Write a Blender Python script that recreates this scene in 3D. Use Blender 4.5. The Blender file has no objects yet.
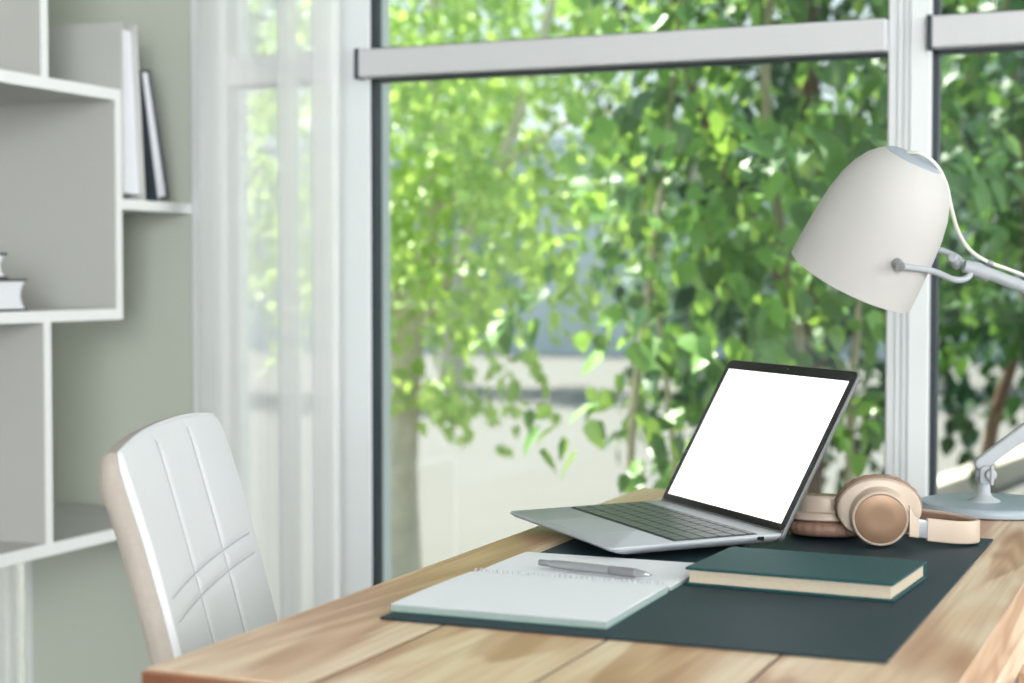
import bpy, bmesh, math, random
import numpy as np
from mathutils import Vector, Matrix
S = bpy.context.scene
COL = S.collection
PI = math.pi
random.seed(4)

# ------------------------------------------------------------------ helpers
def link(name, me, mat, parent=None, smooth=False, bevel=0.0, bseg=2, subsurf=0, sharp=40):
    o = bpy.data.objects.new(name, me)
    COL.objects.link(o)
    if mat is not None: me.materials.append(mat)
    if parent is not None: o.parent = parent
    if smooth:
        me.polygons.foreach_set('use_smooth', [True] * len(me.polygons))
        me.set_sharp_from_angle(angle=math.radians(sharp))
    if bevel:
        m = o.modifiers.new('bevel', 'BEVEL'); m.width = bevel; m.segments = bseg
        m.limit_method = 'ANGLE'; m.angle_limit = math.radians(35)
        me.polygons.foreach_set('use_smooth', [True] * len(me.polygons))
        me.set_sharp_from_angle(angle=math.radians(sharp))
    if subsurf:
        m = o.modifiers.new('sub', 'SUBSURF'); m.levels = subsurf; m.render_levels = subsurf
    return o

def obj(name, bm, mat, parent=None, **k):
    bmesh.ops.recalc_face_normals(bm, faces=bm.faces)
    me = bpy.data.meshes.new(name); bm.to_mesh(me); bm.free()
    return link(name, me, mat, parent, **k)

def tag(o, label, cat, group=None, kind=None):
    o['label'] = label
    if cat: o['category'] = cat
    if group: o['group'] = group
    if kind: o['kind'] = kind
    return o

def thing(name, label, cat, loc=(0, 0, 0), rotz=0.0, group=None):
    o = bpy.data.objects.new(name, None); COL.objects.link(o)
    o.empty_display_size = 0.05
    o.location = loc; o.rotation_euler = (0, 0, rotz)
    return tag(o, label, cat, group)

def NB(): return bmesh.new()

def box(bm, x0, x1, y0, y1, z0, z1, M=None):
    vs = [bm.verts.new((x, y, z)) for z in (z0, z1) for y in (y0, y1) for x in (x0, x1)]
    for f in ((0, 2, 3, 1), (4, 5, 7, 6), (0, 1, 5, 4), (2, 6, 7, 3), (0, 4, 6, 2), (1, 3, 7, 5)):
        bm.faces.new([vs[i] for i in f])
    if M is not None:
        for v in vs: v.co = M @ v.co
    return vs

def loft(bm, rings, caps=True, closed=True):
    R = [[bm.verts.new(p) for p in r] for r in rings]
    n = len(R[0])
    for a, b in zip(R, R[1:]):
        for i in range(n if closed else n - 1):
            j = (i + 1) % n
            bm.faces.new((a[i], a[j], b[j], b[i]))
    if caps:
        bm.faces.new(list(reversed(R[0]))); bm.faces.new(R[-1])
    return R

def frames(pts):
    """parallel transported frames along a polyline"""
    P = [Vector(p) for p in pts]
    T = []
    for i in range(len(P)):
        a = P[max(i - 1, 0)]; b = P[min(i + 1, len(P) - 1)]
        T.append((b - a).normalized())
    up = Vector((0, 0, 1)) if abs(T[0].z) < 0.9 else Vector((1, 0, 0))
    n = (up - T[0] * up.dot(T[0])).normalized()
    out = []
    for p, t in zip(P, T):
        n = (n - t * n.dot(t)).normalized()
        out.append((p, t, n, t.cross(n)))
    return out

def tube(bm, pts, r, n=10, caps=True):
    rr = r if isinstance(r, (list, tuple)) else [r] * len(pts)
    rings = []
    for (p, t, a, b), q in zip(frames(pts), rr):
        rings.append([p + (a * math.cos(2 * PI * i / n) + b * math.sin(2 * PI * i / n)) * q for i in range(n)])
    loft(bm, rings, caps)

def spline(ctrl, seg=8):
    """Catmull-Rom through control points"""
    C = [Vector(c) for c in ctrl]
    C = [C[0] * 2 - C[1]] + C + [C[-1] * 2 - C[-2]]
    out = []
    for i in range(1, len(C) - 2):
        p0, p1, p2, p3 = C[i - 1:i + 3]
        for k in range(seg):
            t = k / seg
            out.append(0.5 * ((2 * p1) + (p2 - p0) * t + (2 * p0 - 5 * p1 + 4 * p2 - p3) * t * t + (3 * p1 - p0 - 3 * p2 + p3) * t ** 3))
    out.append(C[-2])
    return out

def lathe(bm, prof, n=48, M=Matrix(), sx=1.0, sy=1.0, caps=True):
    rings = [[M @ Vector((r * sx * math.cos(2 * PI * i / n), r * sy * math.sin(2 * PI * i / n), z)) for i in range(n)] for r, z in prof]
    loft(bm, rings, caps)

def rrect(x0, x1, y0, y1, r, n=6):
    out = []
    for cx, cy, a0 in ((x1 - r, y1 - r, 0), (x0 + r, y1 - r, 90), (x0 + r, y0 + r, 180), (x1 - r, y0 + r, 270)):
        for i in range(n + 1):
            a = math.radians(a0 + 90 * i / n)
            out.append((cx + r * math.cos(a), cy + r * math.sin(a)))
    return out

def slab(bm, x0, x1, y0, y1, z0, z1, r, n=6, ch=0.0, M=None):
    M = M or Matrix()
    L = []
    if ch:
        for z, d in ((z0, ch), (z0 + ch, 0), (z1 - ch, 0), (z1, ch)):
            L.append([M @ Vector((x, y, z)) for x, y in rrect(x0 + d, x1 - d, y0 + d, y1 - d, max(r - d, 1e-4), n)])
    else:
        for z in (z0, z1):
            L.append([M @ Vector((x, y, z)) for x, y in rrect(x0, x1, y0, y1, r, n)])
    loft(bm, L)

def axis_matrix(origin, zdir, xhint=(1, 0, 0)):
    z = Vector(zdir).normalized(); x = Vector(xhint); x = (x - z * x.dot(z)).normalized(); y = z.cross(x)
    m = Matrix((x, y, z)).transposed().to_4x4(); m.translation = Vector(origin)
    return m

# ------------------------------------------------------------------ materials
def base_mat(name):
    m = bpy.data.materials.new(name); m.use_nodes = True
    nt = m.node_tree
    return m, nt, nt.nodes['Principled BSDF']

def mat(name, col, rough=0.5, metal=0.0, var=0.0, vscale=20.0, bump=0.0, bscale=200.0, spec=0.5, coat=0.0):
    m, nt, b = base_mat(name)
    N, Lk = nt.nodes, nt.links
    b.inputs['Base Color'].default_value = (*col, 1)
    b.inputs['Roughness'].default_value = rough
    b.inputs['Metallic'].default_value = metal
    b.inputs['Specular IOR Level'].default_value = spec
    b.inputs['Coat Weight'].default_value = coat
    tc = N.new('ShaderNodeTexCoord')
    if var:
        n = N.new('ShaderNodeTexNoise'); n.inputs['Scale'].default_value = vscale; n.inputs['Detail'].default_value = 4
        Lk.new(tc.outputs['Object'], n.inputs['Vector'])
        r = N.new('ShaderNodeMix'); r.data_type = 'RGBA'
        r.inputs[6].default_value = (*[c * (1 - var) for c in col], 1)
        r.inputs[7].default_value = (*[min(1, c * (1 + var)) for c in col], 1)
        Lk.new(n.outputs['Fac'], r.inputs[0]); Lk.new(r.outputs[2], b.inputs['Base Color'])
    if bump:
        n = N.new('ShaderNodeTexNoise'); n.inputs['Scale'].default_value = bscale; n.inputs['Detail'].default_value = 3
        Lk.new(tc.outputs['Object'], n.inputs['Vector'])
        bp = N.new('ShaderNodeBump'); bp.inputs['Strength'].default_value = bump; bp.inputs['Distance'].default_value = 0.001
        Lk.new(n.outputs['Fac'], bp.inputs['Height']); Lk.new(bp.outputs['Normal'], b.inputs['Normal'])
    return m

def wood_mat(name, c_dark, c_mid, c_light, rough=0.42, pale=(0.80, 0.66, 0.47)):
    m, nt, b = base_mat(name)
    N, Lk = nt.nodes, nt.links
    tc = N.new('ShaderNodeTexCoord'); geo = N.new('ShaderNodeNewGeometry')
    # every board is its own island: shift the grain along it
    mul = N.new('ShaderNodeMath'); mul.operation = 'MULTIPLY'; mul.inputs[1].default_value = 37.0
    Lk.new(geo.outputs['Random Per Island'], mul.inputs[0])
    cmb = N.new('ShaderNodeCombineXYZ')
    for i in range(3): Lk.new(mul.outputs[0], cmb.inputs[i])
    add = N.new('ShaderNodeVectorMath'); add.operation = 'ADD'
    Lk.new(tc.outputs['Object'], add.inputs[0]); Lk.new(cmb.outputs[0], add.inputs[1])
    # broad cathedral figure
    mp = N.new('ShaderNodeMapping'); mp.inputs['Scale'].default_value = (9.0, 1.1, 9.0)
    Lk.new(add.outputs[0], mp.inputs['Vector'])
    n1 = N.new('ShaderNodeTexNoise'); n1.inputs['Scale'].default_value = 1.3; n1.inputs['Detail'].default_value = 2.0; n1.inputs['Distortion'].default_value = 0.6
    Lk.new(mp.outputs[0], n1.inputs['Vector'])
    rings = N.new('ShaderNodeMath'); rings.operation = 'MULTIPLY'; rings.inputs[1].default_value = 38.0
    Lk.new(n1.outputs['Fac'], rings.inputs[0])
    sn = N.new('ShaderNodeMath'); sn.operation = 'SINE'; Lk.new(rings.outputs[0], sn.inputs[0])
    sc = N.new('ShaderNodeMapRange'); sc.inputs['From Min'].default_value = -1; sc.inputs['From Max'].default_value = 1
    Lk.new(sn.outputs[0], sc.inputs['Value'])
    # fine fibre
    mp2 = N.new('ShaderNodeMapping'); mp2.inputs['Scale'].default_value = (160.0, 3.0, 160.0)
    Lk.new(add.outputs[0], mp2.inputs['Vector'])
    n2 = N.new('ShaderNodeTexNoise'); n2.inputs['Scale'].default_value = 1.0; n2.inputs['Detail'].default_value = 5.0
    Lk.new(mp2.outputs[0], n2.inputs['Vector'])
    # heartwood / sapwood patches
    mp3 = N.new('ShaderNodeMapping'); mp3.inputs['Scale'].default_value = (7.0, 0.9, 7.0); mp3.inputs['Location'].default_value = (3.1, 1.7, 0)
    Lk.new(add.outputs[0], mp3.inputs['Vector'])
    n3 = N.new('ShaderNodeTexNoise'); n3.inputs['Scale'].default_value = 1.6; n3.inputs['Detail'].default_value = 1.0; n3.inputs['Distortion'].default_value = 0.9
    Lk.new(mp3.outputs[0], n3.inputs['Vector'])
    heart = N.new('ShaderNodeMapRange'); heart.interpolation_type = 'SMOOTHSTEP'
    heart.inputs['From Min'].default_value = 0.49; heart.inputs['From Max'].default_value = 0.55
    Lk.new(n3.outputs['Fac'], heart.inputs['Value'])
    def mix(fac, a, bb):
        x = N.new('ShaderNodeMix'); x.data_type = 'RGBA'
        if hasattr(fac, 'links'): Lk.new(fac, x.inputs[0])
        else: x.inputs[0].default_value = fac
        for s, i in ((a, 6), (bb, 7)):
            if hasattr(s, 'links'): Lk.new(s, x.inputs[i])
            else: x.inputs[i].default_value = (*s, 1)
        return x.outputs[2]
    warm = mix(sc.outputs[0], c_mid, c_dark)
    lite = mix(sc.outputs[0], pale, c_light)
    hm = N.new('ShaderNodeMath'); hm.operation = 'MULTIPLY'; hm.inputs[1].default_value = 0.85
    Lk.new(heart.outputs[0], hm.inputs[0])
    col = mix(hm.outputs[0], lite, warm)
    fib = N.new('ShaderNodeMapRange'); fib.inputs['From Min'].default_value = 0.45; fib.inputs['From Max'].default_value = 0.72
    fib.inputs['To Max'].default_value = 0.45
    Lk.new(n2.outputs['Fac'], fib.inputs['Value'])
    col = mix(fib.outputs[0], col, c_dark)
    Lk.new(col, b.inputs['Base Color'])
    b.inputs['Roughness'].default_value = rough
    bp = N.new('ShaderNodeBump'); bp.inputs['Strength'].default_value = 0.12; bp.inputs['Distance'].default_value = 0.001
    Lk.new(n2.outputs['Fac'], bp.inputs['Height']); Lk.new(bp.outputs['Normal'], b.inputs['Normal'])
    return m

def leaf_mat(name, c0, c1, ct, rough=0.32, trans=0.45, skew=1.0, spec=0.9):
    """leaf: diffuse front, light shining through, waxy gloss; hue differs from leaf to leaf"""
    m, nt, b = base_mat(name)
    N, Lk = nt.nodes, nt.links
    geo = N.new('ShaderNodeNewGeometry')
    mx = N.new('ShaderNodeMix'); mx.data_type = 'RGBA'
    mx.inputs[6].default_value = (*c0, 1); mx.inputs[7].default_value = (*c1, 1)
    pw = N.new('ShaderNodeMath'); pw.operation = 'POWER'; pw.inputs[1].default_value = skew
    Lk.new(geo.outputs['Random Per Island'], pw.inputs[0]); Lk.new(pw.outputs[0], mx.inputs[0])
    Lk.new(mx.outputs[2], b.inputs['Base Color'])
    b.inputs['Roughness'].default_value = rough
    b.inputs['Specular IOR Level'].default_value = spec
    tr = N.new('ShaderNodeBsdfTranslucent')
    mt = N.new('ShaderNodeMix'); mt.data_type = 'RGBA'
    mt.inputs[6].default_value = (*[c * 0.45 for c in ct], 1); mt.inputs[7].default_value = (*ct, 1)
    Lk.new(pw.outputs[0], mt.inputs[0]); Lk.new(mt.outputs[2], tr.inputs['Color'])
    sh = N.new('ShaderNodeMixShader'); sh.inputs[0].default_value = trans
    Lk.new(b.outputs[0], sh.inputs[1]); Lk.new(tr.outputs[0], sh.inputs[2])
    Lk.new(sh.outputs[0], N['Material Output'].inputs['Surface'])
    return m

def glass_mat():
    m, nt, b = base_mat('window_glass')
    N, Lk = nt.nodes, nt.links
    N.remove(b)
    t = N.new('ShaderNodeBsdfTransparent'); t.inputs['Color'].default_value = (0.93, 0.97, 0.96, 1)
    g = N.new('ShaderNodeBsdfGlossy'); g.inputs['Roughness'].default_value = 0.0; g.inputs['Color'].default_value = (0.95, 0.98, 1, 1)
    fr = N.new('ShaderNodeFresnel'); fr.inputs['IOR'].default_value = 1.5
    sh = N.new('ShaderNodeMixShader')
    Lk.new(fr.outputs[0], sh.inputs[0]); Lk.new(t.outputs[0], sh.inputs[1]); Lk.new(g.outputs[0], sh.inputs[2])
    Lk.new(sh.outputs[0], N['Material Output'].inputs['Surface'])
    return m

def sheer_mat():
    m, nt, b = base_mat('sheer_fabric')
    N, Lk = nt.nodes, nt.links
    N.remove(b)
    t = N.new('ShaderNodeBsdfTransparent'); t.inputs['Color'].default_value = (1, 1, 1, 1)
    d = N.new('ShaderNodeBsdfDiffuse'); d.inputs['Color'].default_value = (0.97, 0.985, 0.99, 1)
    tl = N.new('ShaderNodeBsdfTranslucent'); tl.inputs['Color'].default_value = (0.97, 0.985, 0.99, 1)
    a = N.new('ShaderNodeMixShader'); a.inputs[0].default_value = 0.28
    Lk.new(d.outputs[0], a.inputs[1]); Lk.new(tl.outputs[0], a.inputs[2])
    # woven threads: slightly uneven openness
    tc = N.new('ShaderNodeTexCoord'); mp = N.new('ShaderNodeMapping'); mp.inputs['Scale'].default_value = (120, 120, 3)
    nz = N.new('ShaderNodeTexNoise'); nz.inputs['Scale'].default_value = 1.0
    Lk.new(tc.outputs['Object'], mp.inputs[0]); Lk.new(mp.outputs[0], nz.inputs['Vector'])
    mr = N.new('ShaderNodeMapRange'); mr.inputs['To Min'].default_value = 0.70; mr.inputs['To Max'].default_value = 0.60
    Lk.new(nz.outputs['Fac'], mr.inputs['Value'])
    sh = N.new('ShaderNodeMixShader'); Lk.new(mr.outputs[0], sh.inputs[0])
    Lk.new(t.outputs[0], sh.inputs[1]); Lk.new(a.outputs[0], sh.inputs[2])
    Lk.new(sh.outputs[0], N['Material Output'].inputs['Surface'])
    return m

def emit_mat(name, col, s):
    m, nt, b = base_mat(name)
    b.inputs['Base Color'].default_value = (0, 0, 0, 1)
    b.inputs['Emission Color'].default_value = (*col, 1); b.inputs['Emission Strength'].default_value = s
    b.inputs['Roughness'].default_value = 0.3
    return m

WALL = mat('wall_paint', (0.55, 0.585, 0.515), 0.8, var=0.02, vscale=3)
CEIL = mat('ceiling_paint', (0.80, 0.80, 0.78), 0.9, var=0.01)
FLOOR = wood_mat('floor_laminate', (0.25, 0.235, 0.22), (0.32, 0.31, 0.29), (0.38, 0.37, 0.355), pale=(0.40, 0.39, 0.375))
FRAME = mat('white_aluminium', (0.77, 0.80, 0.81), 0.55, spec=0.3, var=0.01, vscale=5)
RAIL = mat('satin_white_rail', (0.60, 0.605, 0.62), 0.5, spec=0.3, var=0.01, vscale=5)
GASKET = mat('black_rubber', (0.025, 0.035, 0.045), 0.45, var=0.1, vscale=50)
GLASS = glass_mat()
SHEER = sheer_mat()
EDGE_LIT = mat('lit_white_edge', (0.90, 0.92, 0.91), 0.45, var=0.01)  # front edges of the white boards, their brighter light put into the colour
SHELF_SHADED = mat('shaded_white_laminate', (0.51, 0.515, 0.495), 0.5, var=0.01, vscale=6)  # white boards; the shade inside the boxes is put into this grey
WOOD = wood_mat('desk_pine', (0.43, 0.205, 0.10), (0.62, 0.37, 0.22), (0.76, 0.54, 0.36), pale=(0.84, 0.665, 0.475), rough=0.36)
SEAM = mat('dark_seam', (0.05, 0.028, 0.016), 0.9, var=0.2, vscale=30)
ENDW = wood_mat('desk_end_grain', (0.16, 0.055, 0.025), (0.24, 0.09, 0.045), (0.30, 0.13, 0.07), pale=(0.30, 0.13, 0.07))
MATL = mat('green_leatherette', (0.014, 0.033, 0.045), 0.55, spec=0.25, var=0.12, vscale=40, bump=0.25, bscale=900)
MATE = mat('mat_edge', (0.012, 0.025, 0.03), 0.6, var=0.1)
PAPER = mat('white_paper', (0.84, 0.86, 0.91), 0.75, var=0.01, vscale=30)
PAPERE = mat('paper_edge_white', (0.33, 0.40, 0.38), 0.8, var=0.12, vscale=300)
CREAMP = mat('cream_pages', (0.56, 0.48, 0.37), 0.8, var=0.10, vscale=250)
WIRE = mat('white_wire', (0.70, 0.73, 0.78), 0.35, metal=0.3, var=0.05)
GREENB = mat('green_cloth_cover', (0.012, 0.070, 0.078), 0.58, spec=0.28, var=0.10, vscale=60, bump=0.3, bscale=1500)
GREENC = mat('green_card', (0.10, 0.26, 0.20), 0.6, var=0.08)
ALU = mat('grey_aluminium', (0.44, 0.47, 0.50), 0.55, metal=0.1, var=0.02, vscale=8, bump=0.05, bscale=2500)
LIDM = mat('space_grey_lid', (0.15, 0.155, 0.16), 0.42, metal=0.4, var=0.02, vscale=8)
ALUD = mat('dark_hinge', (0.10, 0.10, 0.105), 0.35, metal=0.6, var=0.03)
KEYM = mat('key_plastic', (0.085, 0.10, 0.105), 0.4, var=0.08, vscale=100)  # window light reflected on the keys is put into this lighter grey
WELL = mat('keyboard_well', (0.03, 0.035, 0.04), 0.5, metal=0.0, var=0.05)
BEZEL = mat('black_bezel', (0.012, 0.010, 0.011), 0.12, var=0.05)
RUBBER = mat('rubber_foot', (0.02, 0.02, 0.02), 0.7, var=0.1)
SCREEN = emit_mat('lit_white_screen', (1, 1, 1), 1.6)
PENS = mat('silver_pen', (0.42, 0.43, 0.46), 0.28, metal=0.6, var=0.03)
PENG = mat('pen_grip_rubber', (0.20, 0.20, 0.215), 0.5, var=0.05)
BEIGE = mat('beige_plastic', (0.53, 0.43, 0.345), 0.40, var=0.02, vscale=30)
TAUPE = mat('brown_metallic_disc', (0.30, 0.185, 0.115), 0.42, metal=0.3, var=0.05, vscale=60)
PADB = mat('brown_leather_pad', (0.30, 0.18, 0.13), 0.5, var=0.12, vscale=80, bump=0.4, bscale=300)
SLIDER = mat('pale_steel', (0.44, 0.47, 0.51), 0.3, metal=0.5, var=0.02)
LAMPW = mat('white_lamp_enamel', (0.515, 0.50, 0.485), 0.6, spec=0.3, var=0.008, vscale=10)
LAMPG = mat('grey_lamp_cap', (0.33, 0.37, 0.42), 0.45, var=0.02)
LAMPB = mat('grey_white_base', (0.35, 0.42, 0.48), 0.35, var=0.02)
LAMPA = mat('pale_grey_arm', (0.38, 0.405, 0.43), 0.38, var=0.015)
KNOB = mat('grey_knob', (0.28, 0.29, 0.30), 0.4, metal=0.4, var=0.05)
CORD = mat('cream_cable', (0.70, 0.70, 0.64), 0.45, var=0.02)
LEATH = mat('white_leather', (0.70, 0.715, 0.74), 0.6, spec=0.3, var=0.015, vscale=25, bump=0.12, bscale=350)
THREAD = mat('grey_thread', (0.50, 0.51, 0.53), 0.8, var=0.1, vscale=200)
LINEN = mat('beige_weave', (0.47, 0.415, 0.37), 0.85, var=0.10, vscale=120, bump=0.5, bscale=600)
CHROME = mat('chrome_leg', (0.6, 0.6, 0.6), 0.2, metal=1.0, var=0.02)
BINDER = mat('pale_grey_cover', (0.56, 0.57, 0.55), 0.6, var=0.02, vscale=20)
DARKC = mat('dark_blue_grey_cover', (0.045, 0.06, 0.075), 0.5, var=0.08, vscale=50)
BLACKC = mat('black_cover', (0.018, 0.018, 0.02), 0.45, var=0.1, vscale=50)
BARK = mat('grey_brown_bark', (0.64, 0.57, 0.49), 0.9, var=0.35, vscale=14, bump=0.8, bscale=60)
STEMM = mat('pale_stem', (0.42, 0.36, 0.26), 0.8, var=0.25, vscale=20)
DSTEM = mat('dark_brown_stem', (0.15, 0.09, 0.06), 0.85, var=0.35, vscale=20)
PAVE = mat('pale_paving', (0.125, 0.12, 0.112), 0.9, var=0.06, vscale=1.5, bump=0.3, bscale=40)
KERB = mat('kerb_concrete', (0.55, 0.49, 0.40), 0.9, var=0.12, vscale=6)
SOIL = mat('planting_soil', (0.17, 0.12, 0.08), 0.95, var=0.35, vscale=9, bump=0.6, bscale=30)
PLASTER = mat('grey_blue_render', (0.56, 0.62, 0.62), 0.9, var=0.05, vscale=2)
LEAF_Y = leaf_mat('yellow_green_leaf', (0.30, 0.52, 0.10), (0.60, 0.76, 0.24), (0.72, 0.95, 0.22), rough=0.42, trans=0.5, skew=0.9)
LEAF_G = leaf_mat('glossy_green_leaf', (0.02, 0.11, 0.018), (0.22, 0.46, 0.08), (0.60, 0.92, 0.14), rough=0.46, trans=0.30, skew=1.6, spec=1.0)
LEAF_D = leaf_mat('dark_green_leaf', (0.012, 0.05, 0.02), (0.03, 0.09, 0.03), (0.09, 0.24, 0.05), rough=0.5, trans=0.25, spec=0.25)
LEAF_S = leaf_mat('shade_green_leaf', (0.02, 0.085, 0.02), (0.06, 0.17, 0.035), (0.30, 0.58, 0.08), rough=0.45, trans=0.28, skew=1.8, spec=0.4)  # shade over the right-hand shrub is put into this darker green
LEAF_B = leaf_mat('hazy_green_leaf', (0.22, 0.36, 0.24), (0.36, 0.50, 0.32), (0.40, 0.62, 0.28), rough=0.45, trans=0.35)  # haze and pale light on the far trees put into the leaf colour

# ------------------------------------------------------------------ camera
EYE = Vector((0, 0, 1.0606)); YAW, PITCH, FPX = 0.3984, 0.0381, 1685.44
cd = bpy.data.cameras.new('camera'); cam = bpy.data.objects.new('camera', cd); COL.objects.link(cam)
cam.location = EYE; cam.rotation_euler = (PI / 2 - PITCH, 0, YAW)
cd.sensor_width = 36.0; cd.lens = FPX / 1024 * 36.0
cd.clip_start = 0.05; cd.clip_end = 300
cd.dof.use_dof = True; cd.dof.focus_distance = 1.95; cd.dof.aperture_fstop = 4.2
S.camera = cam

# ------------------------------------------------------------------ room
def struct(name, bm, m, label=None, **k):
    o = obj(name, bm, m, **k); o['kind'] = 'structure'
    if label: o['label'] = label
    return o
YW = 3.0
ZT = 2.62        # window head
XL, XR = -3.5, 3.2
bm = NB(); box(bm, XL, XR, -4.8, YW + 0.2, -0.12, 0.0); struct('floor', bm, FLOOR, 'oak floor of the room')
bm = NB(); box(bm, XL, XR, -4.8, YW + 0.2, 2.8, 2.92); struct('ceiling', bm, CEIL, 'white ceiling of the room')
bm = NB()
box(bm, -2.415, -1.992, YW, YW + 0.2, 0, 2.8)                # pier behind the shelf unit
box(bm, XL, -2.415, YW, YW + 0.2, ZT, 2.8); box(bm, -1.992, XR, YW, YW + 0.2, ZT, 2.8)
box(bm, XL, -3.3, YW, YW + 0.2, 0, ZT); box(bm, 0.75, XR, YW, YW + 0.2, 0, ZT)
struct('wall_back', bm, WALL, 'grey green wall pier between the windows')
bm = NB(); box(bm, XR, XR + 0.15, -4.8, YW + 0.2, 0, 2.8); struct('wall_right', bm, WALL, 'grey green wall at the right, out of sight')
bm = NB(); box(bm, XL - 0.15, XR + 0.15, -4.95, -4.8, 0, 2.8); struct('wall_front', bm, WALL, 'grey green wall behind the viewer, out of sight')
bm = NB(); box(bm, XL - 0.15, XL, -4.8, YW + 0.2, 0, 2.8); struct('wall_left', bm, WALL, 'grey green wall at the left')

def window(name, label, x0, x1, pl, pr, transom=True, caps=(False, False), proud=False):
    """floor-length fixed window: posts of widths pl / pr at its two ends, glass between"""
    w = thing(name, label, None, (0, YW, 0)); w['kind'] = 'structure'
    bm = NB()
    if pl: box(bm, x0, x0 + pl, -0.01 if proud else 0.0, 0.09, 0.02, ZT)
    if pr: box(bm, x1 - pr, x1, 0.0, 0.09, 0.02, ZT)
    box(bm, x0, x1, 0.005, 0.085, 0.0, 0.08); box(bm, x0, x1, 0.005, 0.085, ZT - 0.06, ZT)
    obj('frame', bm, FRAME, w, bevel=0.003)
    a, b = x0 + pl, x1 - pr
    bm = NB()
    for u0, u1, v0, v1 in ((a, a + 0.011, 0.08, ZT - 0.06), (b - 0.0012, b, 0.08, ZT - 0.06), (a, b, 0.08, 0.09), (a, b, 1.449, 1.455), (a, b, 1.511, 1.517)):
        box(bm, u0, u1, 0.004, 0.03, v0, v1)
    obj('gasket', bm, GASKET, w)
    bm = NB(); box(bm, a, b, 0.012, 0.016, 0.085, 1.452); box(bm, a, b, 0.012, 0.016, 1.514, ZT - 0.06)
    obj('pane', bm, GLASS, w)
    ta = a - (0.003 if proud else 0.017 if caps[0] else 0.0)
    bm = NB(); box(bm, ta + (0.005 if caps[0] else 0), b + 0.002, -0.03, 0.06, 1.455, 1.511)
    obj('transom', bm, RAIL, w, bevel=0.004)
    if caps[0]:
        bm = NB(); box(bm, ta - 0.002, ta + 0.006, -0.031, 0.0, 1.4535, 1.5125); obj('end_cap', bm, GASKET, w, bevel=0.001)
    return w
window('window_1', 'narrow floor-length window behind the sheer curtain', -1.992, -1.645, 0.085, 0.0)
window('window_2', 'wide floor-length window with trees outside', -1.645, -0.507, 0.075, 0.039, caps=(True, False))
window('window_3', 'window right of the mullion behind the desk lamp', -0.507, 0.75, 0.037, 0.06, caps=(True, False), proud=True)
window('window_4', 'window at the far left past the shelf unit', -3.3, -2.415, 0.06, 0.02)

# bead chain of the blind, in front of the mullion
t = thing('blind_chain', 'white beaded blind chain hanging down the window mullion', 'blind chain', (-0.519, YW - 0.012, 0))
for k, dx in enumerate((-0.006, 0.006)):
    V, F = [], []
    bs = NB(); bmesh.ops.create_icosphere(bs, subdivisions=1, radius=0.0031)
    bv = [v.co.copy() for v in bs.verts]; bf = [[v.index for v in f.verts] for f in bs.faces]; bs.free()
    z = 0.35
    while z < 2.55:
        o0 = len(V); V += [(v.x + dx, v.y, v.z + z) for v in bv]; F += [[i + o0 for i in f] for f in bf]; z += 0.0068
    me = bpy.data.meshes.new('bead_strand'); me.from_pydata(V, [], F)
    link('bead_strand', me, FRAME, t, smooth=True)
bm = NB(); slab(bm, -0.013, 0.013, -0.006, 0.012, 2.55, 2.60, 0.004); obj('chain_bracket', bm, FRAME, t)
bm = NB(); lathe(bm, [(0.011, 0), (0.013, 0.01), (0.013, 0.03), (0.009, 0.04)], 16, Matrix.Translation((0, 0, 0.32))); obj('chain_weight', bm, FRAME, t, smooth=True)

# ------------------------------------------------------------------ curtains
def curtain(name, label, path, z0, z1, amp):
    P = spline([(x * y / 3.0, y, 0) for x, y in path], 10)
    nz = 26
    V = []
    for j in range(nz + 1):
        s = j / nz; z = z0 + (z1 - z0) * s
        for i, p in enumerate(P):
            w = math.sin(i * 0.21 + 3.1 * (1 - s)) * amp * (1 - s)
            V.append((p.x + w, p.y + 0.4 * w, z))
    n = len(P)
    F = [(j * n + i, j * n + i + 1, (j + 1) * n + i + 1, (j + 1) * n + i) for j in range(nz) for i in range(n - 1)]
    me = bpy.data.meshes.new(name); me.from_pydata(V, [], F)
    return tag(link(name, me, SHEER, smooth=True, sharp=180), label, 'curtain')
curtain('sheer_curtain', 'white sheer curtain gathered at the window edge beside the shelves',
        [(-1.975, 2.93), (-1.93, 2.955), (-1.90, 2.93), (-1.945, 2.905), (-1.97, 2.89), (-1.92, 2.875), (-1.868, 2.90),
         (-1.80, 2.93), (-1.742, 2.945), (-1.742, 2.925), (-1.772, 2.915), (-1.775, 2.90), (-1.74, 2.895), (-1.70, 2.91),
         (-1.655, 2.935), (-1.65, 2.915), (-1.69, 2.905), (-1.698, 2.89), (-1.66, 2.885), (-1.635, 2.90)], 0.015, 2.6, 0.008)
curtain('sheer_curtain', 'white sheer curtain seen below the shelf at the far left',
        [(-3.2, 2.93), (-3.1, 2.90), (-3.0, 2.94), (-2.92, 2.90), (-2.82, 2.94), (-2.75, 2.92), (-2.72, 2.90), (-2.70, 2.94),
         (-2.63, 2.93), (-2.56, 2.90), (-2.52, 2.93), (-2.49, 2.91), (-2.47, 2.95), (-2.445, 2.93)], 0.015, 2.6, 0.006)

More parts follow.
